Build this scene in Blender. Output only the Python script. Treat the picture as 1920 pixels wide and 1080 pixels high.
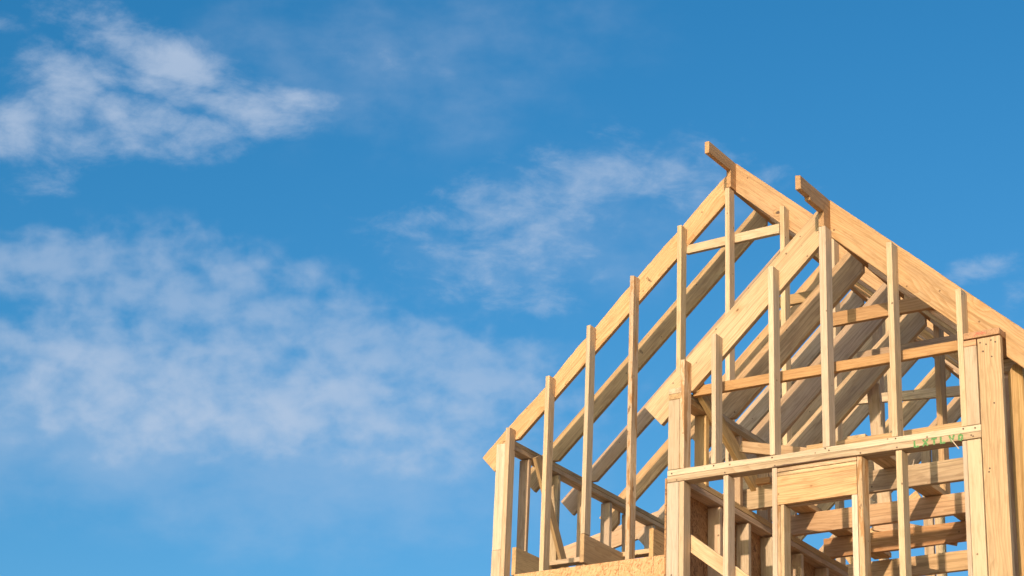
import bpy, bmesh, math, random
from mathutils import Vector, Matrix
random.seed(7)
for o in list(bpy.data.objects): bpy.data.objects.remove(o)
S = bpy.context.scene
COL = S.collection
H = 1.6                       # eye height above the ground; all numbers below are heights over the eye

# ------------------------------------------------------------------ camera
cd = bpy.data.cameras.new("camera"); cam = bpy.data.objects.new("camera", cd); COL.objects.link(cam)
S.camera = cam
cd.sensor_width = 36; cd.lens = 3926/1920*36; cd.clip_start = .1; cd.clip_end = 5000
yaw, pitch, roll = [math.radians(a) for a in (-33.919, 22.895, -2.505)]
fw = Vector((math.sin(yaw)*math.cos(pitch), math.cos(yaw)*math.cos(pitch), math.sin(pitch)))
rt = Vector((math.cos(yaw), -math.sin(yaw), 0)); dn = fw.cross(rt)
rt, dn = rt*math.cos(roll)+dn*math.sin(roll), dn*math.cos(roll)-rt*math.sin(roll)
m = Matrix((rt, -dn, -fw)).transposed().to_4x4(); m.translation = (0, 0, H)
cam.matrix_world = m

# ------------------------------------------------------------------ sun and sky
SUN_EL = math.radians(13.7); SUN_AZ = math.radians(8.8)          # azimuth from -Y towards +X
sdir = Vector((math.sin(SUN_AZ)*math.cos(SUN_EL), -math.cos(SUN_AZ)*math.cos(SUN_EL), math.sin(SUN_EL)))
ld = bpy.data.lights.new("sun", 'SUN'); ld.energy = 4.1; ld.angle = math.radians(.5); ld.color = (1, .775, .56)
sun = bpy.data.objects.new("sun", ld); COL.objects.link(sun)
sun.rotation_euler = sdir.to_track_quat('Z', 'Y').to_euler()

W = bpy.data.worlds.new("World"); S.world = W; W.use_nodes = True
nt = W.node_tree; nt.nodes.clear(); N = nt.nodes; L = nt.links
def nd(t, **k):
    n = N.new(t)
    for a, b in k.items(): setattr(n, a, b)
    return n
def setin(n, i, v):
    if hasattr(v, 'is_linked') or isinstance(v, bpy.types.NodeSocket): L.new(v, n.inputs[i])
    else: n.inputs[i].default_value = v
def mth(op, a, b=0., c=0., clamp=False):
    n = nd('ShaderNodeMath', operation=op, use_clamp=clamp); setin(n, 0, a); setin(n, 1, b); setin(n, 2, c); return n.outputs[0]
def dot(a, v):
    n = nd('ShaderNodeVectorMath', operation='DOT_PRODUCT'); L.new(a, n.inputs[0]); n.inputs[1].default_value = v; return n.outputs['Value']
def sstep(x, a, b):
    n = nd('ShaderNodeMapRange', interpolation_type='SMOOTHSTEP'); setin(n, 0, x); setin(n, 1, a); setin(n, 2, b); setin(n, 3, 0.); setin(n, 4, 1.); return n.outputs[0]
def mixc(f, a, b, bt='MIX'):
    n = nd('ShaderNodeMix', data_type='RGBA', blend_type=bt); setin(n, 0, f); setin(n, 6, a); setin(n, 7, b); return n.outputs[2]
sky = nd('ShaderNodeTexSky', sky_type='NISHITA', sun_disc=False, sun_elevation=SUN_EL, sun_rotation=math.pi-SUN_AZ,
         altitude=0, air_density=1.0, dust_density=2.6, ozone_density=2.0)
tc = nd('ShaderNodeTexCoord'); D = tc.outputs['Generated']
# clouds lie at fixed places of the sky, given as directions: (u, v) = tangent coordinates around the direction
# C0 (azimuth and height of the house's cloud bank); 1 unit = 45 degrees
C0 = Vector((-.514, .764, .389)).normalized(); RX = Vector((.839, .543, .040)).normalized(); UP = RX.cross(C0).normalized()
RX = C0.cross(UP).normalized()
dz = mth('MAXIMUM', dot(D, C0), .05)
u = mth('DIVIDE', dot(D, RX), dz); v = mth('DIVIDE', dot(D, UP), dz)
uv = nd('ShaderNodeCombineXYZ'); L.new(u, uv.inputs[0]); L.new(v, uv.inputs[1]); UV = uv.outputs[0]
def noise(vec, scale, detail=6., rough=.55, sx=1., sy=1., rot=0., off=(0, 0, 0), dist=0.):
    mp = nd('ShaderNodeMapping'); L.new(vec, mp.inputs[0]); mp.inputs['Scale'].default_value = (sx, sy, 1)
    mp.inputs['Rotation'].default_value = (0, 0, rot); mp.inputs['Location'].default_value = off
    n = nd('ShaderNodeTexNoise'); L.new(mp.outputs[0], n.inputs['Vector']); n.inputs['Scale'].default_value = scale
    n.inputs['Detail'].default_value = detail; n.inputs['Roughness'].default_value = rough; n.inputs['Distortion'].default_value = dist
    return n.outputs['Fac']
wx = noise(UV, 14, 4, off=(3, 1, 0)); wy = noise(UV, 14, 4, off=(8, 4, 2))
u2 = mth('ADD', u, mth('MULTIPLY', mth('SUBTRACT', wx, .5), .035)); v2 = mth('ADD', v, mth('MULTIPLY', mth('SUBTRACT', wy, .5), .035))
def blob(px, py, rx, ry, ang, soft=1.0):
    # centre and radii in thousandths; ang in degrees, clockwise down to the right
    cx, cy = (px-960)/3926, -(py-540)/3926; a = -math.radians(ang); c, s = math.cos(a), math.sin(a)
    du = mth('SUBTRACT', u2, cx); dv = mth('SUBTRACT', v2, cy)
    a1 = mth('ADD', mth('MULTIPLY', du, c*3926/rx), mth('MULTIPLY', dv, s*3926/rx))
    b1 = mth('ADD', mth('MULTIPLY', du, -s*3926/ry), mth('MULTIPLY', dv, c*3926/ry))
    r = mth('SQRT', mth('ADD', mth('MULTIPLY', a1, a1), mth('MULTIPLY', b1, b1)))
    return mth('MULTIPLY', mth('SUBTRACT', 1., sstep(r, .0, 1.15+.3*soft)), 1.)
def total(lst):
    t = None
    for args, w in lst:
        b = mth('MULTIPLY', blob(*args), w); t = b if t is None else mth('MAXIMUM', t, b)
    return t
bank = total([((300, 95, 300, 70, 24), 1.), ((430, 185, 200, 60, 12), 1.), ((110, 175, 150, 105, 20), .95), ((290, 230, 210, 75, 12), .9),
              ((20, 225, 110, 80, 10), .95), ((160, 265, 300, 60, 6), .6), ((550, 183, 95, 38, 10), .95), ((60, 320, 120, 60, 0), .4), ((60, 60, 200, 40, 10), .4), ((300, 165, 240, 70, 18), .8)])
middle = total([((120, 500, 380, 90, 8), .85), ((400, 560, 460, 120, 12), .8), ((700, 650, 400, 120, 12), .8), ((300, 690, 620, 140, 6), .8),
                ((900, 700, 200, 100, 20), .9), ((560, 770, 640, 110, 0), .8), ((840, 780, 200, 110, 0), .75)])
veil = total([((300, 800, 800, 190, 3), 1.), ((600, 900, 600, 170, 0), .8), ((700, 120, 420, 190, 12), .5), ((900, 60, 420, 130, 0), .4), ((1100, 440, 420, 190, -10), .45)])
wisp = total([((980, 400, 280, 90, -5), .8), ((1140, 350, 330, 110, -10), .7), ((1010, 520, 130, 90, -20), .75), ((850, 460, 230, 100, 20), .6),
              ((1260, 350, 220, 90, 0), .5), ((1830, 510, 130, 40, -15), .65), ((720, 130, 260, 100, 20), .25), ((1905, 590, 70, 60, 0), .5), ((60, 330, 100, 60, 0), .45), ((1430, 300, 160, 70, 30), .3)])
n1 = noise(UV, 20, 9, .60, 1, 1.6, .35, dist=.25)
n2 = noise(UV, 58, 5, .50, 1, 1.3, -.1, off=(5, 5, 0), dist=.15)
n3 = noise(UV, 30, 10, .66, 1, 2.0, .45, off=(9, 2, 0), dist=.3)
n4 = noise(UV, 26, 6, .55, 1, 1.5, 0, off=(2, 7, 0), dist=.1)
def dens(mask, n, k, lo, hi, gain):
    t = mth('ADD', mask, mth('MULTIPLY', mth('SUBTRACT', n, .5), k)); return mth('MULTIPLY', sstep(t, lo, hi), mth('MULTIPLY', sstep(mask, 0., .3), gain))
d1 = dens(bank, mth('ADD', mth('MULTIPLY', n1, .65), mth('MULTIPLY', n3, .35)), 2.9, .22, 1.25, .72)
d2 = dens(middle, mth('ADD', mth('MULTIPLY', n2, .72), mth('MULTIPLY', n4, .28)), 2.5, .0, 1.12, .46)
d3 = dens(wisp, mth('ADD', mth('MULTIPLY', n3, .65), mth('MULTIPLY', n2, .35)), 3.0, .20, 1.35, .52)
d4 = mth('MULTIPLY', dens(veil, n4, 1.2, .0, 1.2, 1.), .42)
dd = mth('ADD', mth('MAXIMUM', mth('MAXIMUM', d1, d2), d3), mth('MULTIPLY', d4, .8), 0., True)
# scattered cloud over the rest of the sky, outside this bank
sp_ = nd('ShaderNodeSeparateColor'); L.new(sky.outputs[0], sp_.inputs[0]); cb_ = nd('ShaderNodeCombineColor')
for i_, (ref, to, ex_) in enumerate(((.133, .0405, 2.15), (.239, .266, 1.12), (.402, .600, 1.0))):
    L.new(mth('MINIMUM', mth('MULTIPLY', mth('POWER', mth('DIVIDE', mth('MULTIPLY', sp_.outputs[i_], .12), ref), ex_), to/.12), mth('MULTIPLY', sp_.outputs[i_], (1.3, 2.6, 2.6)[i_])), cb_.inputs[i_])
tint = cb_.outputs[0]
CLOUDC = (4.3, 5.1, 6.4, 1)
colr = mixc(dd, tint, CLOUDC)
bg = nd('ShaderNodeBackground'); L.new(colr, bg.inputs[0]); bg.inputs[1].default_value = .12
wo = nd('ShaderNodeOutputWorld'); L.new(bg.outputs[0], wo.inputs[0])
S.cycles.diffuse_bounces = 8; S.cycles.max_bounces = 14
S.view_settings.view_transform = 'Standard'; S.view_settings.look = 'None'; S.view_settings.exposure = 0; S.view_settings.gamma = 1

# ------------------------------------------------------------------ materials
def newmat(name):
    global nt, N, L
    M = bpy.data.materials.new(name); M.use_nodes = True; nt = M.node_tree; nt.nodes.clear(); N = nt.nodes; L = nt.links
    return M
def wood(name, light, dark, knot=(.16, .07, .025), ring=.55, bark=0., weather=.25, knots=1.):
    M = newmat(name)
    out = nd('ShaderNodeOutputMaterial'); bs = nd('ShaderNodeBsdfPrincipled'); L.new(bs.outputs[0], out.inputs[0])
    t = nd('ShaderNodeTexCoord'); oi = nd('ShaderNodeObjectInfo')
    rnd = oi.outputs['Random']
    cmb = nd('ShaderNodeCombineXYZ'); setin(cmb, 0, mth('MULTIPLY', rnd, 37.)); setin(cmb, 1, mth('MULTIPLY', mth('FRACT', mth('MULTIPLY', rnd, 7.31)), .16)); setin(cmb, 2, mth('MULTIPLY', mth('FRACT', mth('MULTIPLY', rnd, 13.7)), .22))
    va = nd('ShaderNodeVectorMath', operation='ADD'); L.new(t.outputs['Object'], va.inputs[0]); L.new(cmb.outputs[0], va.inputs[1]); P = va.outputs[0]
    # large bends of the grain
    def nz(sc, det, scale3, rough=.5, off=0.):
        mp = nd('ShaderNodeMapping'); L.new(P, mp.inputs[0]); mp.inputs['Scale'].default_value = scale3; mp.inputs['Location'].default_value = (off, off, off)
        n = nd('ShaderNodeTexNoise'); L.new(mp.outputs[0], n.inputs['Vector']); n.inputs['Scale'].default_value = sc; n.inputs['Detail'].default_value = det; n.inputs['Roughness'].default_value = rough
        return n
    bend = nz(1., 2., (1.1, 5, 5))
    vs = nd('ShaderNodeVectorMath', operation='MULTIPLY_ADD'); L.new(bend.outputs['Color'], vs.inputs[0]); vs.inputs[1].default_value = (0, .10, .14); L.new(P, vs.inputs[2])
    mp2 = nd('ShaderNodeMapping'); L.new(P, mp2.inputs[0]); mp2.inputs['Scale'].default_value = (2.0, .5, 3.4)
    vo = nd('ShaderNodeTexVoronoi'); L.new(mp2.outputs[0], vo.inputs['Vector']); vo.inputs['Scale'].default_value = 1.5
    vsep = nd('ShaderNodeSeparateColor'); L.new(vo.outputs['Color'], vsep.inputs[0]); pick = sstep(vsep.outputs[0], .55, .56)
    k1 = mth('MULTIPLY', mth('SUBTRACT', 1., sstep(vo.outputs['Distance'], .02, .055)), pick); k2 = mth('MULTIPLY', mth('SUBTRACT', 1., sstep(vo.outputs['Distance'], .0, .30)), pick)
    mp = nd('ShaderNodeMapping'); L.new(vs.outputs[0], mp.inputs[0]); mp.inputs['Scale'].default_value = (.02, 1, 1); mp.inputs['Location'].default_value = (0, .03, -.12)
    wv = nd('ShaderNodeTexWave', wave_type='RINGS', rings_direction='X', wave_profile='SAW'); L.new(mp.outputs[0], wv.inputs['Vector'])
    wv.inputs['Scale'].default_value = 34; wv.inputs['Distortion'].default_value = .6; wv.inputs['Detail'].default_value = 2; wv.inputs['Detail Scale'].default_value = 1.5
    L.new(mth('MULTIPLY', k2, 9.), wv.inputs['Phase Offset'])
    rings = mth('POWER', wv.outputs['Fac'], 1.8)
    fib = nz(1., 4., (7, 260, 260), .6).outputs['Fac']
    mid = nz(1., 3., (2.2, 26, 26), .55, 3.).outputs['Fac']
    base = mixc(mth('MULTIPLY', rings, ring), light+(1,), dark+(1,))
    base = mixc(mth('MULTIPLY', sstep(fib, .45, .72), .5), base, tuple(c*.72 for c in dark)+(1,))
    base = mixc(mth('MULTIPLY', sstep(mid, .45, .75), .30), base, tuple(c*1.06 for c in light)+(1,))
    stk = nz(1., 3., (.9, 55, 55), .6, 31.).outputs['Fac']
    base = mixc(mth('MULTIPLY', sstep(stk, .52, .66), .55*ring+.12), base, tuple(c*.66 for c in dark)+(1,))
    mot = nz(1., 4., (9, 42, 42), .6, 41.).outputs['Fac']
    base = mixc(mth('MULTIPLY', sstep(mot, .50, .72), .30+.4*weather), base, tuple(c*.74 for c in dark)+(1,))
    # board to board tint
    hs = nd('ShaderNodeHueSaturation'); L.new(base, hs.inputs['Color'])
    r2 = mth('FRACT', mth('MULTIPLY', rnd, 5.77)); r3 = mth('FRACT', mth('MULTIPLY', rnd, 11.9))
    setin(hs, 'Hue', mth('ADD', mth('MULTIPLY', r2, .016), .491)); setin(hs, 'Saturation', mth('ADD', mth('MULTIPLY', r3, .38), .76)); setin(hs, 'Value', mth('ADD', mth('MULTIPLY', mth('FRACT', mth('MULTIPLY', rnd, 3.31)), .30), .78))
    base = hs.outputs[0]
    # grey-brown weathering blotches
    bl = nz(1., 5., (2.0, 11, 11), .62, 7.).outputs['Fac']
    base = mixc(mth('MULTIPLY', sstep(bl, .52, .74), weather), base, (.24, .15, .08, 1))
    bl2 = nz(1., 3., (.8, 4, 4), .5, 23.).outputs['Fac']
    base = mixc(mth('MULTIPLY', sstep(bl2, .45, .7), weather*.7), base, tuple(c*.80 for c in dark)+(1,))
    # knots
    base = mixc(mth('MULTIPLY', mth('POWER', k2, 2.), .45*knots), base, (.42, .20, .07, 1)); base = mixc(mth('MULTIPLY', k1, .85*knots), base, knot+(1,))
    # nail heads and pinholes
    vn = nd('ShaderNodeTexVoronoi'); L.new(P, vn.inputs['Vector']); vn.inputs['Scale'].default_value = 9.
    base = mixc(mth('MULTIPLY', mth('SUBTRACT', 1., sstep(vn.outputs['Distance'], .045, .075)), .75), base, (.10, .05, .025, 1))
    if bark:
        bk = nz(1., 6., (3.0, 16, 34), .65, 11.).outputs['Fac']
        base = mixc(mth('MULTIPLY', sstep(bk, .50, .56), .75), base, (.40, .19, .06, 1))
        bk2 = nz(1., 6., (9.0, 40, 60), .65, 17.).outputs['Fac']
        base = mixc(mth('MULTIPLY', sstep(bk2, .62, .67), .75*bark), base, (.07, .03, .012, 1))
    L.new(base, bs.inputs['Base Color']); bs.inputs['Roughness'].default_value = .72
    bs.inputs['Specular IOR Level'].default_value = .25
    bp = nd('ShaderNodeBump'); bp.inputs['Strength'].default_value = .35; bp.inputs['Distance'].default_value = .0015
    L.new(mth('ADD', mth('MULTIPLY', fib, 1.), mth('MULTIPLY', rings, -.5)), bp.inputs['Height']); L.new(bp.outputs[0], bs.inputs['Normal'])
    return M
M_PALE = wood("pale_spruce", (.68, .52, .345), (.54, .37, .21), ring=.55, weather=.34)
M_WARM = wood("warm_pine", (.65, .44, .24), (.47, .27, .115), ring=.75, weather=.36)
M_ORNG = wood("orange_fir", (.62, .375, .195), (.47, .24, .10), ring=.7, weather=.4)
M_AGED = wood("weathered_pine", (.70, .495, .28), (.52, .33, .165), ring=.75, weather=.7)
M_BARK = wood("waney_spruce", (.66, .485, .295), (.54, .36, .19), ring=.35, weather=.3, bark=1.)
def osb(name, a, b, c):
    M = newmat(name)
    out = nd('ShaderNodeOutputMaterial'); bs = nd('ShaderNodeBsdfPrincipled'); L.new(bs.outputs[0], out.inputs[0])
    t = nd('ShaderNodeTexCoord')
    col = None; hgt = None
    ds = nd('ShaderNodeTexNoise'); L.new(t.outputs['Object'], ds.inputs['Vector']); ds.inputs['Scale'].default_value = 14; ds.inputs['Detail'].default_value = 3
    dv = nd('ShaderNodeVectorMath', operation='MULTIPLY_ADD'); L.new(ds.outputs['Color'], dv.inputs[0]); dv.inputs[1].default_value = (.02, .02, .02); L.new(t.outputs['Object'], dv.inputs[2])
    for i, (sx, sz, rot) in enumerate(((26, 120, .35), (30, 130, 1.25), (24, 140, -.6), (34, 120, -1.2))):
        mp = nd('ShaderNodeMapping', vector_type='TEXTURE'); L.new(dv.outputs[0], mp.inputs[0]); mp.inputs['Scale'].default_value = (1/sx, 1/60, 1/sz); mp.inputs['Rotation'].default_value = (0, rot, 0); mp.inputs['Location'].default_value = (i*.31, 0, i*.17)
        vo = nd('ShaderNodeTexVoronoi', feature='F1'); L.new(mp.outputs[0], vo.inputs['Vector']); vo.inputs['Scale'].default_value = 1.
        sp = nd('ShaderNodeSeparateColor'); L.new(vo.outputs['Color'], sp.inputs[0])
        r = nd('ShaderNodeValToRGB'); L.new(sp.outputs[0], r.inputs[0])
        r.color_ramp.elements[0].color = c+(1,); r.color_ramp.elements[1].color = a+(1,); e = r.color_ramp.elements.new(.25); e.color = b+(1,)
        col = r.outputs[0] if col is None else mixc(sstep(sp.outputs[1], .55, .60), col, r.outputs[0])
        hgt = sp.outputs[2] if hgt is None else mth('MAXIMUM', hgt, sp.outputs[2])
    L.new(col, bs.inputs['Base Color']); bs.inputs['Roughness'].default_value = .7
    bp = nd('ShaderNodeBump'); bp.inputs['Strength'].default_value = .4; bp.inputs['Distance'].default_value = .002; L.new(hgt, bp.inputs['Height']); L.new(bp.outputs[0], bs.inputs['Normal'])
    return M
M_OSB = osb("strand_board", (.70, .45, .24), (.58, .31, .13), (.36, .15, .055))
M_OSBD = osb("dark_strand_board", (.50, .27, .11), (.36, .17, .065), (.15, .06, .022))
def flat(name, c, r=.8):
    M = newmat(name); out = nd('ShaderNodeOutputMaterial'); bs = nd('ShaderNodeBsdfPrincipled'); L.new(bs.outputs[0], out.inputs[0])
    t = nd('ShaderNodeTexCoord'); n = nd('ShaderNodeTexNoise'); L.new(t.outputs['Object'], n.inputs['Vector']); n.inputs['Scale'].default_value = 60; n.inputs['Detail'].default_value = 4
    L.new(mixc(mth('MULTIPLY', n.outputs['Fac'], .6), c+(1,), tuple(x*1.6 for x in c)+(1,)), bs.inputs['Base Color']); bs.inputs['Roughness'].default_value = r
    return M
def marker():
    M = newmat("green_marker"); out = nd('ShaderNodeOutputMaterial'); bs = nd('ShaderNodeBsdfPrincipled'); L.new(bs.outputs[0], out.inputs[0])
    t = nd('ShaderNodeTexCoord'); n = nd('ShaderNodeTexNoise'); L.new(t.outputs['Object'], n.inputs['Vector']); n.inputs['Scale'].default_value = 130; n.inputs['Detail'].default_value = 5
    L.new(mixc(sstep(n.outputs['Fac'], .54, .72), (.10, .25, .08, 1), (.46, .44, .20, 1)), bs.inputs['Base Color']); bs.inputs['Roughness'].default_value = .8
    return M
M_GREEN = marker()
M_INK = flat("black_stamp_ink", (.10, .06, .04)); M_RED = flat("red_crayon", (.50, .12, .08))
def groundmat():
    M = newmat("dry_building_soil"); out = nd('ShaderNodeOutputMaterial'); bs = nd('ShaderNodeBsdfPrincipled'); L.new(bs.outputs[0], out.inputs[0])
    t = nd('ShaderNodeTexCoord')
    n = nd('ShaderNodeTexNoise'); L.new(t.outputs['Object'], n.inputs['Vector']); n.inputs['Scale'].default_value = .6; n.inputs['Detail'].default_value = 12; n.inputs['Roughness'].default_value = .65
    L.new(mixc(n.outputs['Fac'], (.42, .31, .19, 1), (.60, .47, .32, 1)), bs.inputs['Base Color']); bs.inputs['Roughness'].default_value = .95
    return M
M_SOIL = groundmat()

# ------------------------------------------------------------------ builders
house = bpy.data.objects.new("house_frame", None); COL.objects.link(house); house.location = (-6.4, 10.7, 0)
house["label"] = "unfinished timber house frame of bare yellow lumber with two stepped open gables"; house["category"] = "house"
LIMITS = {}
def link(name, me, mat, mw, parent=house, label=None):
    o = bpy.data.objects.new(name, me); me.name = name; COL.objects.link(o)
    me.materials.append(mat)
    o.parent = parent
    o.matrix_parent_inverse = (Matrix.Translation(house.location) if parent is house else PMW[parent.name]).inverted()
    o.matrix_basis = mw; PMW[o.name] = mw.copy()
    if label: o["label"] = label
    return o
PMW = {}
def bevel(bm, w):
    if w > 0:
        es = [e for e in bm.edges if len(e.link_faces) == 2 and e.calc_face_angle(0) > .3]
        bmesh.ops.bevel(bm, geom=es, offset=w, segments=1, affect='EDGES', profile=.5, clamp_overlap=True)
def rough(bm, amp, bow, cy=None, cz=None):
    """lumber is never straight: a slight bow along its length and one long edge ragged by amp"""
    xs = [v_.co.x for v_ in bm.verts]; x0, x1 = min(xs), max(xs); l = x1-x0
    if l < .35: return
    n = int(min(60, max(6, l/.045))) if amp > .0025 else 8
    for i in range(1, n):
        x = x0+l*(i+RW.uniform(-.3, .3))/n
        bmesh.ops.bisect_plane(bm, geom=bm.verts[:]+bm.edges[:]+bm.faces[:], plane_co=(x, 0, 0), plane_no=(1, 0, 0))
    ys = [v_.co.y for v_ in bm.verts]; zs = [v_.co.z for v_ in bm.verts]
    cy = cy or RW.choice((-1, 1)); cz = cz or RW.choice((-1, 1)); b1 = RW.uniform(-bow, bow)*l; b2 = RW.uniform(-bow, bow)*l*.05; ph = RW.uniform(0, 9)
    # the ragged edge is looked for slice by slice, so it follows slanted outlines too
    sl = {}
    for v_ in bm.verts: sl.setdefault(round(v_.co.x, 4), []).append(v_)
    for x, vs_ in sl.items():
        if len(vs_) < 4: continue
        my = max(v_.co.y*cy for v_ in vs_); mz = max(v_.co.z*cz for v_ in vs_)
        k = max(0, math.sin(x*3.1+ph)*.5+math.sin(x*7.7+ph*2)*.35+.15)*amp + RW.random()*amp*.35
        for v_ in vs_:
            if my-v_.co.y*cy < .0035 and mz-v_.co.z*cz < .0035: v_.co.y -= cy*k*.75; v_.co.z -= cz*k
    for v_ in bm.verts:
        t = (v_.co.x-x0)/l; w = math.sin(math.pi*min(1, max(0, t)))
        v_.co.z += b1*w; v_.co.y += b2*w
RW = random.Random(21)
def frame_mesh(bm, mw, bw, wane=None):
    bmesh.ops.recalc_face_normals(bm, faces=bm.faces)
    bevel(bm, bw)
    bm.transform(mw.inverted())
    if bw > 0 and wane is not None: rough(bm, *wane)
    me = bpy.data.meshes.new("m"); bm.to_mesh(me); bm.free(); return me
def prism(name, pts, lo, hi, plane='xz', mat=M_PALE, ang=0., label=None, bw=.002, parent=house, wane=None):
    """outline pts extruded from lo to hi; ang = direction of the grain in the outline's plane"""
    bm = bmesh.new()
    def P(a, b, t): return Vector((a, t, b+H)) if plane == 'xz' else (Vector((t, a, b+H)) if plane == 'yz' else Vector((a, b, t+H)))
    A = [bm.verts.new(P(a, b, lo)) for a, b in pts]; B = [bm.verts.new(P(a, b, hi)) for a, b in pts]
    bm.faces.new(A); bm.faces.new(B[::-1]); n = len(pts)
    for i in range(n): bm.faces.new((A[i], B[i], B[(i+1) % n], A[(i+1) % n]))
    ca, sa = math.cos(ang), math.sin(ang)
    if plane == 'xz': X = Vector((ca, 0, sa)); Y = Vector((0, 1, 0))
    elif plane == 'yz': X = Vector((0, ca, sa)); Y = Vector((1, 0, 0))
    else: X = Vector((ca, sa, 0)); Y = Vector((0, 0, 1))
    Z = X.cross(Y)
    c = sum((v.co for v in bm.verts), Vector())/len(bm.verts)
    mw = Matrix((X, Y, Z)).transposed().to_4x4(); mw.translation = c
    return link(name, frame_mesh(bm, mw, bw, wane or (RW.choice((.001, .001, .004, .006)), .0008)), mat, mw, parent, label)
def board(name, x0, x1, y0, y1, z0, z1, mat=M_PALE, axis='z', lean=0., label=None, bw=.002, parent=house):
    bm = bmesh.new(); bmesh.ops.create_cube(bm, size=1)
    c = Vector(((x0+x1)/2, (y0+y1)/2, (z0+z1)/2+H)); s = (x1-x0, y1-y0, z1-z0)
    for v_ in bm.verts: v_.co = Vector([v_.co[i]*s[i] for i in range(3)]) + c
    ax = {'x': (Vector((1, 0, 0)), Vector((0, 1, 0))), 'y': (Vector((0, 1, 0)), Vector((1, 0, 0))), 'z': (Vector((0, 0, 1)), Vector((0, 1, 0)))}[axis]
    if axis != 'x' and s[1 if axis == 'z' else 0] > s[0 if axis == 'z' else 2]:
        ax = (ax[0], Vector((1, 0, 0)) if axis == 'z' else Vector((0, 0, 1)))
    X, Y = ax; Z = X.cross(Y); mw = Matrix((X, Y, Z)).transposed().to_4x4(); mw.translation = c
    me = frame_mesh(bm, mw, bw, (.018, .0012, 1, -1) if mat is M_BARK else (RW.choice((.001, .001, .003, .005)), .0016 if name == 'stud' else .0008))
    if lean:
        top = Vector((c.x, c.y, z1+H)); bot = Vector((c.x, c.y, z0+H))
        mw = Matrix.Translation(bot) @ Matrix.Rotation(math.radians(lean), 4, 'Y') @ Matrix.Translation(-bot) @ mw
    return link(name, me, mat, mw, parent, label)
def beam(name, p0, p1, w, t, side, mat=M_PALE, label=None, bw=.002):
    """square-cut board from p0 to p1, width w along the direction nearest 'side', thickness t"""
    p0, p1 = Vector(p0)+Vector((0, 0, H)), Vector(p1)+Vector((0, 0, H)); X = (p1-p0).normalized(); Z = Vector(side); Z = (Z-X*Z.dot(X)).normalized(); Y = Z.cross(X)
    mw = Matrix((X, Y, Z)).transposed().to_4x4(); mw.translation = (p0+p1)/2
    bm = bmesh.new(); bmesh.ops.create_cube(bm, size=1); l = (p1-p0).length
    for v_ in bm.verts: v_.co = mw @ Vector((v_.co.x*l, v_.co.y*t, v_.co.z*w))
    return link(name, frame_mesh(bm, mw, bw), mat, mw, house, label)
def marks(name, strokes, w, origin, ex, ez, parent, mat, label=None):
    """pen strokes lying on a face: 2D polylines in metres along ex, ez from origin, 0.8 mm proud"""
    o0 = Vector(origin)+Vector((0, 0, H)); ex = Vector(ex); ez = Vector(ez); nn = ez.cross(ex)
    if nn.y > 0: nn = -nn
    bm = bmesh.new(); lay = 0
    for st in strokes:
        for (a, b), (c, d) in zip(st, st[1:]):
            e = Vector((c-a, d-b)); l = e.length or 1e-6; q = Vector((-e.y, e.x))/l*w/2; e = e/l*w*.4
            P = [(a-e.x+q.x, b-e.y+q.y), (c+e.x+q.x, d+e.y+q.y), (c+e.x-q.x, d+e.y-q.y), (a-e.x-q.x, b-e.y-q.y)]
            lay += .00025
            vs_ = [bm.verts.new(o0+ex*i+ez*j+nn*(.0008+lay)) for i, j in P]; f = bm.faces.new(vs_)
            r_ = bmesh.ops.extrude_face_region(bm, geom=[f]); 
            for g in r_['geom']:
                if isinstance(g, bmesh.types.BMVert): g.co -= nn*.0006
    mw = Matrix.Translation(o0)
    return link(name, frame_mesh(bm, mw, 0), mat, mw, parent, label)

# ------------------------------------------------------------------ ground and the storey below
bm = bmesh.new(); bmesh.ops.create_grid(bm, x_segments=40, y_segments=40, size=1500)
me = bpy.data.meshes.new("ground"); bm.to_mesh(me); bm.free(); me.materials.append(M_SOIL)
g = bpy.data.objects.new("ground", me); COL.objects.link(g); g["kind"] = "structure"; g["label"] = "bare sandy ground of the building site"

LOW = 1.9                                            # top of the upper floor's deck
def wallbox(name, x0, x1, y0, y1, z0, z1, mat=M_OSB): return board(name, x0, x1, y0, y1, z0, z1, mat, 'x', bw=0)
wallbox("floor_deck", -8.965, -3.74, 13.2, 18.9, LOW-.03, LOW)
wallbox("floor_deck", -6.0, -3.74, 10.711, 13.19, LOW-.03, LOW)
for a in ((-6.0, -3.74, 10.722, 10.735), (-8.965, -6.01, 13.222, 13.235), (-8.965, -3.74, 18.87, 18.885)):
    wallbox("lower_wall", a[0], a[1], a[2], a[3], -H, LOW-.034)
for a in ((-3.752, -3.739, 10.74, 18.86), (-8.964, -8.951, 13.24, 18.86), (-5.999, -5.986, 10.74, 13.215)):
    wallbox("lower_wall", a[0], a[1], a[2], a[3], -H, LOW-.034)

# ------------------------------------------------------------------ roof
SL = .91; ANG = math.atan(SL); VD = .249
def rafter(rx, rz, y, side, xe, seat=None, mat=M_WARM, th=.038, label=None, half=.019, SL=.91):
    ANG = math.atan(SL)
    """side -1: falls to the left. xe = X of the tail's top corner, seat=(x0,x1,z) notch over the wall plate"""
    zt = lambda x: rz-SL*abs(x-rx)
    xs = rx+side*half
    dx = VD*math.sin(ANG)*math.cos(ANG)              # square tail cut
    pts = [(xs, zt(xs)), (xe, zt(xe)), (xe-side*dx, zt(xe-side*dx)-VD)]
    if seat:
        x1, x0, sz = seat                            # x1 = inner end, x0 = outer end of the notch
        pts += [(x0, zt(x0)-VD), (x0, sz), (x1, sz)]
        if sz > zt(x1)-VD+.001: pts += [(x1, zt(x1)-VD)] if False else []
    pts += [(xs, zt(xs)-VD)]
    return prism("rafter", pts, y, y+th, 'xz', mat, -side*ANG if side > 0 else ANG, label, wane=(.010 if label else RW.choice((.001, .004, .007)), .0010))
FRX, FRZ, NRX, NRZ = -6.88, 7.425, -4.94, 5.63
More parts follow.
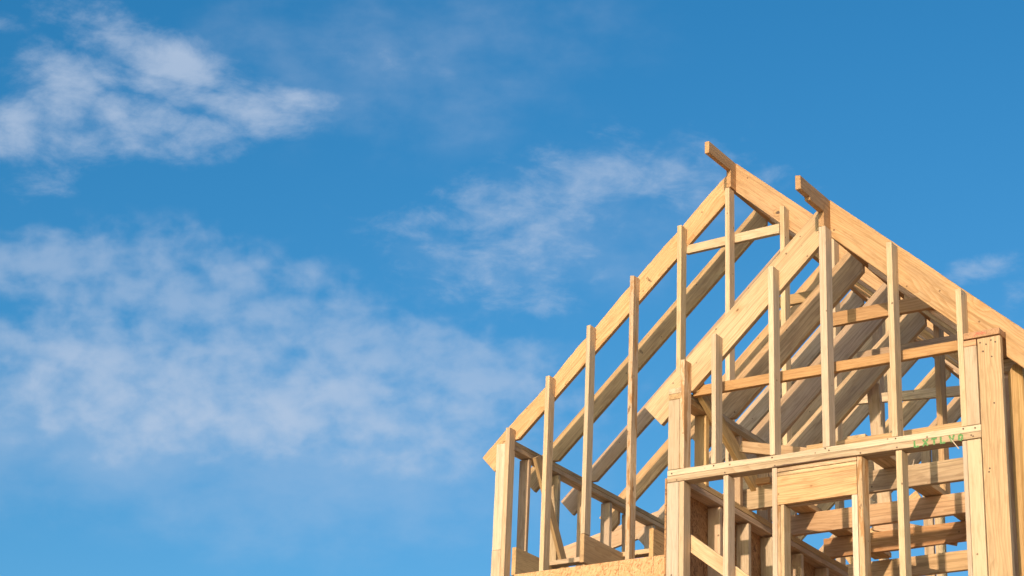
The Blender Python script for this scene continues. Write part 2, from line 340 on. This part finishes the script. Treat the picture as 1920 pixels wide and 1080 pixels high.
FY = [13.3, 13.9, 14.51, 15.15, 15.79, 16.42, 17.12, 17.78, 18.47]
NY = [10.8, 11.36, 11.93, 12.37]
RM = [M_WARM, M_AGED, M_AGED, M_AGED, M_AGED, M_AGED, M_AGED, M_AGED, M_AGED]
LR = {}
for i, y in enumerate(FY):
    LR[i] = rafter(FRX, FRZ-(.032 if i == 2 else 0), y, -1, -9.163, (-8.815, -8.968, 5.426), RM[i], SL=.922, label="front rafter of the taller gable" if i == 0 else None)
    rafter(FRX, FRZ+.025, y, 1, -3.60, (-4.01, -3.845, 4.552), M_WARM, SL=.892)
for i, y in enumerate(NY):
    q = rafter(NRX, NRZ+.01, y, -1, -6.22, (-5.875, -6.0, 4.53), RM[i], label="front rafter of the lower gable" if i == 0 else None)
    if i == 0: NR0 = q
    rafter(NRX, NRZ+.018, y, 1, -3.60, (-4.03, -3.845, 4.552), M_WARM)
rafter(NRX, NRZ+.018, 12.9, 1, -3.60, (-4.03, -3.845, 4.552), M_WARM)
# ridge boards: full depth behind the gable, cut down to a stub where they run out over it
prism("ridge_board", [(12.85, 7.33), (12.85, 7.43), (18.52, 7.43), (18.52, 7.19), (13.211, 7.19), (13.211, 7.335)], -6.899, -6.861, 'yz', M_ORNG, 0, "ridge board running out over the taller gable")
prism("ridge_board", [(10.39, 5.535), (10.39, 5.63), (12.47, 5.63), (12.47, 5.42), (10.711, 5.42), (10.711, 5.515), (10.52, 5.515), (10.515, 5.535)], -4.959, -4.921, 'yz', M_ORNG, 0, "ridge board running out over the lower gable")

# ------------------------------------------------------------------ taller gable, front at Y 13.211
GY0, GY1 = 13.211, 13.2985
for x, zt, z0, mat in ((-8.881, 5.505, LOW, M_PALE), (-8.52, 5.885, 4.24, M_PALE), (-8.155, 6.255, 4.532, M_PALE), (-7.755, 6.61, 4.24, M_BARK), (-7.335, 6.955, 4.24, M_PALE),
                       (-6.909, 7.188, 3.5, M_PALE), (-6.434, 6.925, 3.5, M_PALE), (-6.03, 6.56, 3.5, M_PALE), (-5.60, 6.15, 4.8, M_PALE)):
    board("stud", x, x+.038, GY0, GY1, z0, zt, mat, lean=random.uniform(-.12, .12))
board("corner_post", -8.967, -8.883, GY0, GY1, LOW, 4.495, M_PALE, label="lower length of the left corner post")
board("corner_post", -8.967, -8.883, GY0+.001, GY1, 4.497, 5.374, M_PALE, label="upper length of the left corner post")
for k in range(2): board("top_plate", -8.965, -8.865, 13.3005 if k else 13.30, 18.5, 5.35+.038*k, 5.3865+.038*k, M_AGED, 'y')
for k, y in enumerate((13.55, 14.005, 14.46, 14.845, 15.2, 15.6, 16.0, 16.5, 17.0, 17.5, 18.0)):
    board("wall_stud", -8.963, -8.872, y, y+.038, LOW, 5.338, M_AGED if k % 2 == 0 else M_PALE)
beam("brace", (-8.835, 13.60, 5.37), (-8.835, 14.095, 4.55), .085, .03, (0, 1, 0), M_WARM)
# ceiling joists running back from the front wall
for x, m_, y0 in ((-8.835, M_AGED, 13.30), (-8.157, M_AGED, 13.212), (-7.60, M_WARM, 13.30)):
    board("ceiling_joist", x, x+.038, y0, 18.4, 4.305, 4.53, m_, 'y')
for x0, x1, y in ((-8.79, -8.21, 13.78), (-8.15, -7.61, 13.80), (-7.55, -7.0, 13.9)):
    board("blocking", x0, x1, y, y+.09, 4.50, 4.538, M_PALE, 'x')
xs_ = (-8.74, -7.80, -7.50, -6.70)
for a, b in zip(xs_, xs_[1:]): board("sheathing_panel", a+.0015, b-.0015, 13.198, 13.209, LOW, 4.275, M_OSB, 'x', bw=0)
prism("collar_tie", [(-7.305, 6.742), (-7.305, 6.813), (-6.49, 6.830), (-6.49, 6.748)], 13.302, 13.338, "xz", M_PALE, .02, "pale collar tie high in the taller gable")
board("collar_tie", -7.12, -6.50, 14.47, 14.508, 6.675, 6.765, M_WARM, 'x')
prism('collar_tie', [(-6.9, 5.985), (-6.9, 6.06), (-5.5, 5.958), (-5.5, 5.873)], 15.11, 15.148, 'xz', M_AGED)
board("ridge_post", -6.91, -6.85, 16.0, 16.09, LOW, 7.188, M_AGED)

# ------------------------------------------------------------------ lower gable in front, face at Y 10.711
HY0, HY1 = 10.711, 10.7985
ZB = lambda x: 3.985+.016-.012*(x+6)/2.014
TL = (.016, .004)                                    # the wall has settled a little towards the right
prism("top_plate", [(-6.0, 3.905+TL[0]), (-6.0, 3.9435+TL[0]), (-3.986, 3.9435+TL[1]), (-3.986, 3.905+TL[1])], HY0, HY1, 'xz', M_WARM, 0, "lower of the two front wall plates")
prism("top_plate", [(-5.999, 3.9455+TL[0]), (-5.999, 3.984+TL[0]), (-3.986, 3.984+TL[1]), (-3.986, 3.9455+TL[1])], HY0+.001, HY1, 'xz', M_PALE, 0, "upper of the two front wall plates")
for x, w, zt, mat in ((-5.916, .032, 4.712, M_BARK), (-5.70, .036, 4.845, M_PALE), (-5.305, .036, 5.222, M_PALE), (-4.959, .046, 5.418, M_PALE), (-4.522, .036, 5.222, M_PALE), (-4.10, .036, 4.835, M_PALE)):
    board("stud", x, x+w, HY0, HY1, ZB(x+w/2), zt, mat, lean=random.uniform(-.1, .1))
board("corner_post", -5.996, -5.918, HY0, HY1, 4.0015, 4.454, M_PALE)
board("corner_post", -6.0, -5.918, HY0, HY1, LOW, 3.918, M_PALE); board("corner_post", -5.916, -5.882, HY0+.001, HY1, LOW, 3.918, M_PALE)
board("sheathing_panel", -6.013, -6.002, HY0, 13.19, LOW, 3.95, M_OSBD, 'y', bw=0)
for x, w, z1, mat in ((-5.617, .036, 3.913, M_PALE), (-5.289, .032, 3.912, M_PALE), (-5.256, .020, 3.68, M_BARK), (-5.235, .022, 3.68, M_PALE),
                      (-4.782, .036, 3.68, M_PALE), (-4.744, .034, 3.907, M_BARK), (-4.502, .037, 3.905, M_PALE), (-4.10, .026, 3.903, M_PALE), (-4.072, .082, 3.903, M_PALE)):
    board("stud", x, x+w, HY0, HY1, LOW, z1, mat, lean=0)
board("header", -5.256, -4.748, HY0, HY0+.038, 3.682, 3.856, M_WARM, 'x'); board("header", -5.256, -4.748, HY0+.05, HY1, 3.682, 3.856, M_WARM, 'x')
board("cripple_block", -5.256, -4.748, HY0+.002, HY1, 3.858, 3.8815, M_AGED, 'x'); board("cripple_block", -5.256, -4.748, HY0+.001, HY1, 3.8835, 3.9065, M_AGED, 'x')
# right corner
board("corner_post", -4.065, -3.988, HY0, HY1, 3.990, 4.466, M_PALE)
board("corner_post", -3.984, -3.846, HY0-.001, HY0+.037, LOW, 4.502, M_WARM, label="broad front board of the right corner post")
board("blocking", -4.065, -3.99, HY0, HY1, 4.468, 4.503, M_ORNG, 'x')
CAP = board("top_plate", -4.064, -3.848, HY0, 18.5, 4.512, 4.55, M_ORNG, 'y', label="orange cap plate on the right corner post")
board("wall_stud", -3.99, -3.895, 11.13, 11.168, LOW, 4.43, M_AGED); board("blocking", -3.985, -3.885, 11.10, 11.138, 4.432, 4.508, M_AGED, 'x')
prism("wall_stud", [(-3.89, LOW), (-3.89, 4.345), (-3.855, 4.40), (-3.80, 4.40), (-3.80, LOW)], 10.93, 11.02, 'xz', M_WARM, math.pi/2)
for y in (11.5, 11.9, 12.3, 12.7, 13.1, 13.6, 14.1, 14.6, 15.2, 15.8, 16.4, 17.0, 17.6, 18.2):
    board("wall_stud", -3.94, -3.85, y, y+.038, LOW, 4.51, M_PALE)
# left side wall of the front bay: plates at joist height, a short wall above them
for k in range(2): board("top_plate", -6.0, -5.91, 10.8+.0005*k, 13.15, 3.917+.04*k, 3.9555+.04*k, M_AGED, 'y')
for k in range(2): board("top_plate", -5.995+.001*k, -5.906, HY0-.0005*k, 12.5, 4.456+.038*k, 4.4925+.038*k, M_AGED, 'y')
for y in (11.04, 11.50, 11.9, 12.3): board("wall_stud", -5.99, -5.905, y, y+.038, 3.986, 4.454, M_AGED)
for y in (11.24, 11.63, 11.97, 12.4, 12.8): board("wall_stud", -6.0, -5.912, y, y+.038, LOW, 3.903, M_PALE)
beam("brace", (-5.87, 10.86, 4.58), (-5.87, 11.80, 4.07), .105, .036, (0, 1, 1), M_AGED)
beam("brace", (-5.95, 10.83, 3.60), (-5.30, 10.83, 3.10), .09, .036, (0, 0, 1), M_PALE, label="pale diagonal brace behind the front wall studs")
beam("brace", (-5.74, 11.2, 4.262), (-5.25, 11.2, 4.14), .07, .036, (0, 0, 1), M_WARM)
# ceiling joists across the front bay
JM = [M_WARM, M_AGED, M_WARM, M_ORNG, M_WARM]; JO = {}
for i, (y, x0) in enumerate(((11.0, -5.2), (11.62, -5.96), (12.26, -5.96), (12.86, -5.96), (13.52, -6.4))):
    JO[i] = board("ceiling_joist", x0, -4.0, y, y+.038, 3.99, 4.13, JM[i], 'x')
for x in (-4.97, -5.86): board("strongback", x, x+.13, 11.06 if x > -5 else 11.7, 13.5, 4.132, 4.17, M_AGED, 'y')
board("collar_tie", -5.9, -4.14, 10.845, 10.881, 4.51, 4.575, M_ORNG, 'x')
board("collar_tie", -5.17, -4.42, 11.322, 11.358, 5.02, 5.11, M_ORNG, 'x')
board("collar_tie", -5.25, -4.5, 11.892, 11.928, 4.965, 5.055, M_AGED, 'x')
board("ridge_post", -4.918, -4.878, 12.41, 12.50, 4.17, 5.418, M_AGED)
beam("brace", (-5.40, 12.5, 5.05), (-5.34, 12.5, 4.17), .09, .036, (1, 0, 0), M_PALE)
# far side of the main roof, seen through the left wall
beam("brace", (-10.4, 16.3, 5.35), (-8.98, 16.3, 5.655), .19, .038, (0, 0, 1), M_ORNG)

# ------------------------------------------------------------------ writing on the lumber
W_ = .006
def glyph(s, x, k):
    g = {'L': [[(0, 1), (0, 0), (.7, 0)]], 'X': [[(0, 1), (.8, 0)], [(.8, 1), (0, 0)]], 'T': [[(0, 1), (.8, 1)], [(.4, 1), (.4, 0)]],
         'V': [[(0, 1), (.4, 0), (.8, 1)]], 'O': [[(.1, .2), (.1, .8), (.4, 1), (.7, .8), (.7, .2), (.4, 0), (.1, .2)]], 'E': [[(.7, 1), (0, 1), (0, 0), (.7, 0)], [(0, .5), (.5, .5)]],
         '5': [[(.7, 1), (0, 1), (0, .55), (.5, .6), (.7, .35), (.5, .05), (0, 0)]], 'Z': [[(0, 1), (.7, 1), (0, 0), (.7, 0)]], 'A': [[(0, 0), (.4, 1), (.8, 0)], [(.15, .4), (.65, .4)]]}[s]
    return [[(x+a*k, b*k) for a, b in st] for st in g]
plate = [o for o in house.children if o.get("label") == "lower of the two front wall plates"][0]
for i, ch in enumerate("LXTLVO"):
    marks("marker_letter", glyph(ch, 0, (.032)), .0115, (-4.385+i*.053, HY0, 3.911), (1, 0, 0), (0, 0, 1), plate, M_GREEN, "green marker letter on the lower front plate")
up = (-math.sin(ANG), 0, math.cos(ANG)); al = (math.cos(ANG), 0, math.sin(ANG))
st = []
for i, ch in enumerate("ZOAV"): st += glyph(ch, i*.016, .014)
marks("grade_stamp", st, .0025, (-7.66, 13.3, 6.60), (al[2], 0, -al[0]), al, LR[0], M_INK)
st = []
for i, ch in enumerate("OZO"): st += glyph(ch, i*.016, .014)
marks("grade_stamp", st, .003, (-8.06, 13.9, 6.26), (al[2], 0, -al[0]), al, LR[1], M_INK)
marks("grade_stamp", glyph('5', 0, .028), .004, (-4.88, 12.86, 4.05), (1, 0, 0), (0, 0, 1), JO[3], M_INK)
marks("crayon_mark", [[(0, 0), (.02, .02), (.035, .002)], [(.03, .018), (.055, .004)], [(.045, .02), (.07, .008)]], .004, (-4.0, HY0, 4.52), (1, 0, 0), (0, 0, 1), CAP, M_RED, "red crayon mark")
beam("splinter", (-4.162, 10.700, 3.922), (-4.116, 10.700, 3.856), .006, .003, (1, 0, 0), M_PALE)
beam("splinter", (-4.440, 10.83, 3.880), (-4.452, 10.83, 3.838), .006, .003, (1, 0, 0), M_PALE)
def patch(name, cx, cz, y, rx, rz, parent, mat, n=18, jag=.1, ang=0., thick=.0012):
    """a thin irregular plug lying in the face of a board"""
    pts = []
    for i in range(n):
        a = 2*math.pi*i/n; r = 1+RW.uniform(-jag, jag); px, pz = rx*r*math.cos(a), rz*r*math.sin(a)
        pts.append((cx+px*math.cos(ang)-pz*math.sin(ang), cz+px*math.sin(ang)+pz*math.cos(ang)))
    return prism(name, pts, y-thick, y+.004, 'xz', mat, ang, bw=0, parent=parent)
FR0 = [o for o in house.children if o.name.startswith("rafter")][1]
patch("knot", -6.500, 6.925, 13.3, .042, .038, FR0, M_ORNG, jag=.06, thick=.0010)
patch("knot", -6.500, 6.925, 13.3, .033, .029, FR0, M_WARM, jag=.06, thick=.0018)
patch("knot", -6.497, 6.922, 13.3, .018, .013, FR0, M_INK, jag=.25, thick=.0026)
patch("torn_edge", -7.265, 6.858, 13.3, .055, .016, LR[0], M_ORNG, jag=.35, ang=ANG, thick=.002)
board("blocking", -5.83, -5.73, 11.57, 11.608, 4.135, 4.175, M_ORNG, 'x')
for x in (-6.70, -6.60): board("wall_stud", x, x+.085, 16.5, 16.538, 4.6, 6.05, M_AGED)
board("blocking", -5.70, -5.58, 13.0, 13.04, 4.62, 4.72, M_WARM, 'x')
HD = [o for o in house.children if o.get("label") == "lower of the two front wall plates"][0]
patch("bark_edge", -5.03, 3.9195, HY0, .20, .0045, HD, M_INK, n=30, jag=.6, ang=-.006, thick=.001)
for x, z in [(-5.93, 3.93), (-5.97, 3.975), (-5.68, 3.985), (-5.60, 3.93), (-5.27, 3.925), (-5.29, 3.98), (-4.94, 3.985), (-4.92, 3.97), (-4.72, 3.925), (-4.50, 3.98), (-4.49, 3.925), (-4.09, 3.975), (-4.03, 3.922), (-4.045, 3.93), (-4.02, 3.97)]:
    patch("nail_head", x+RW.uniform(-.004, .004), z, HY0, .0052, .0052, HD, M_INK, n=8, jag=.1, thick=.0012)
PO = [o for o in house.children if o.get("label") == "broad front board of the right corner post"][0]
for x, z in [(-3.965, 4.475), (-3.93, 4.46), (-3.90, 4.48), (-3.875, 4.465), (-3.95, 4.42), (-3.90, 4.38), (-3.95, 3.70), (-3.945, 3.72), (-3.90, 4.10)]:
    patch("nail_head", x, z, HY0-.001, .0052, .0052, PO, M_INK, n=8, jag=.1, thick=.0012)
beam("brace", (-5.60, 12.9, 4.20), (-5.00, 12.9, 4.02), .09, .036, (0, 0, 1), M_WARM)
beam("brace", (-6.75, 15.0, 4.62), (-6.10, 15.0, 5.05), .14, .038, (0, 0, 1), M_AGED)
beam("brace", (-6.60, 14.2, 4.35), (-6.15, 14.2, 4.80), .09, .036, (0, 0, 1), M_PALE)
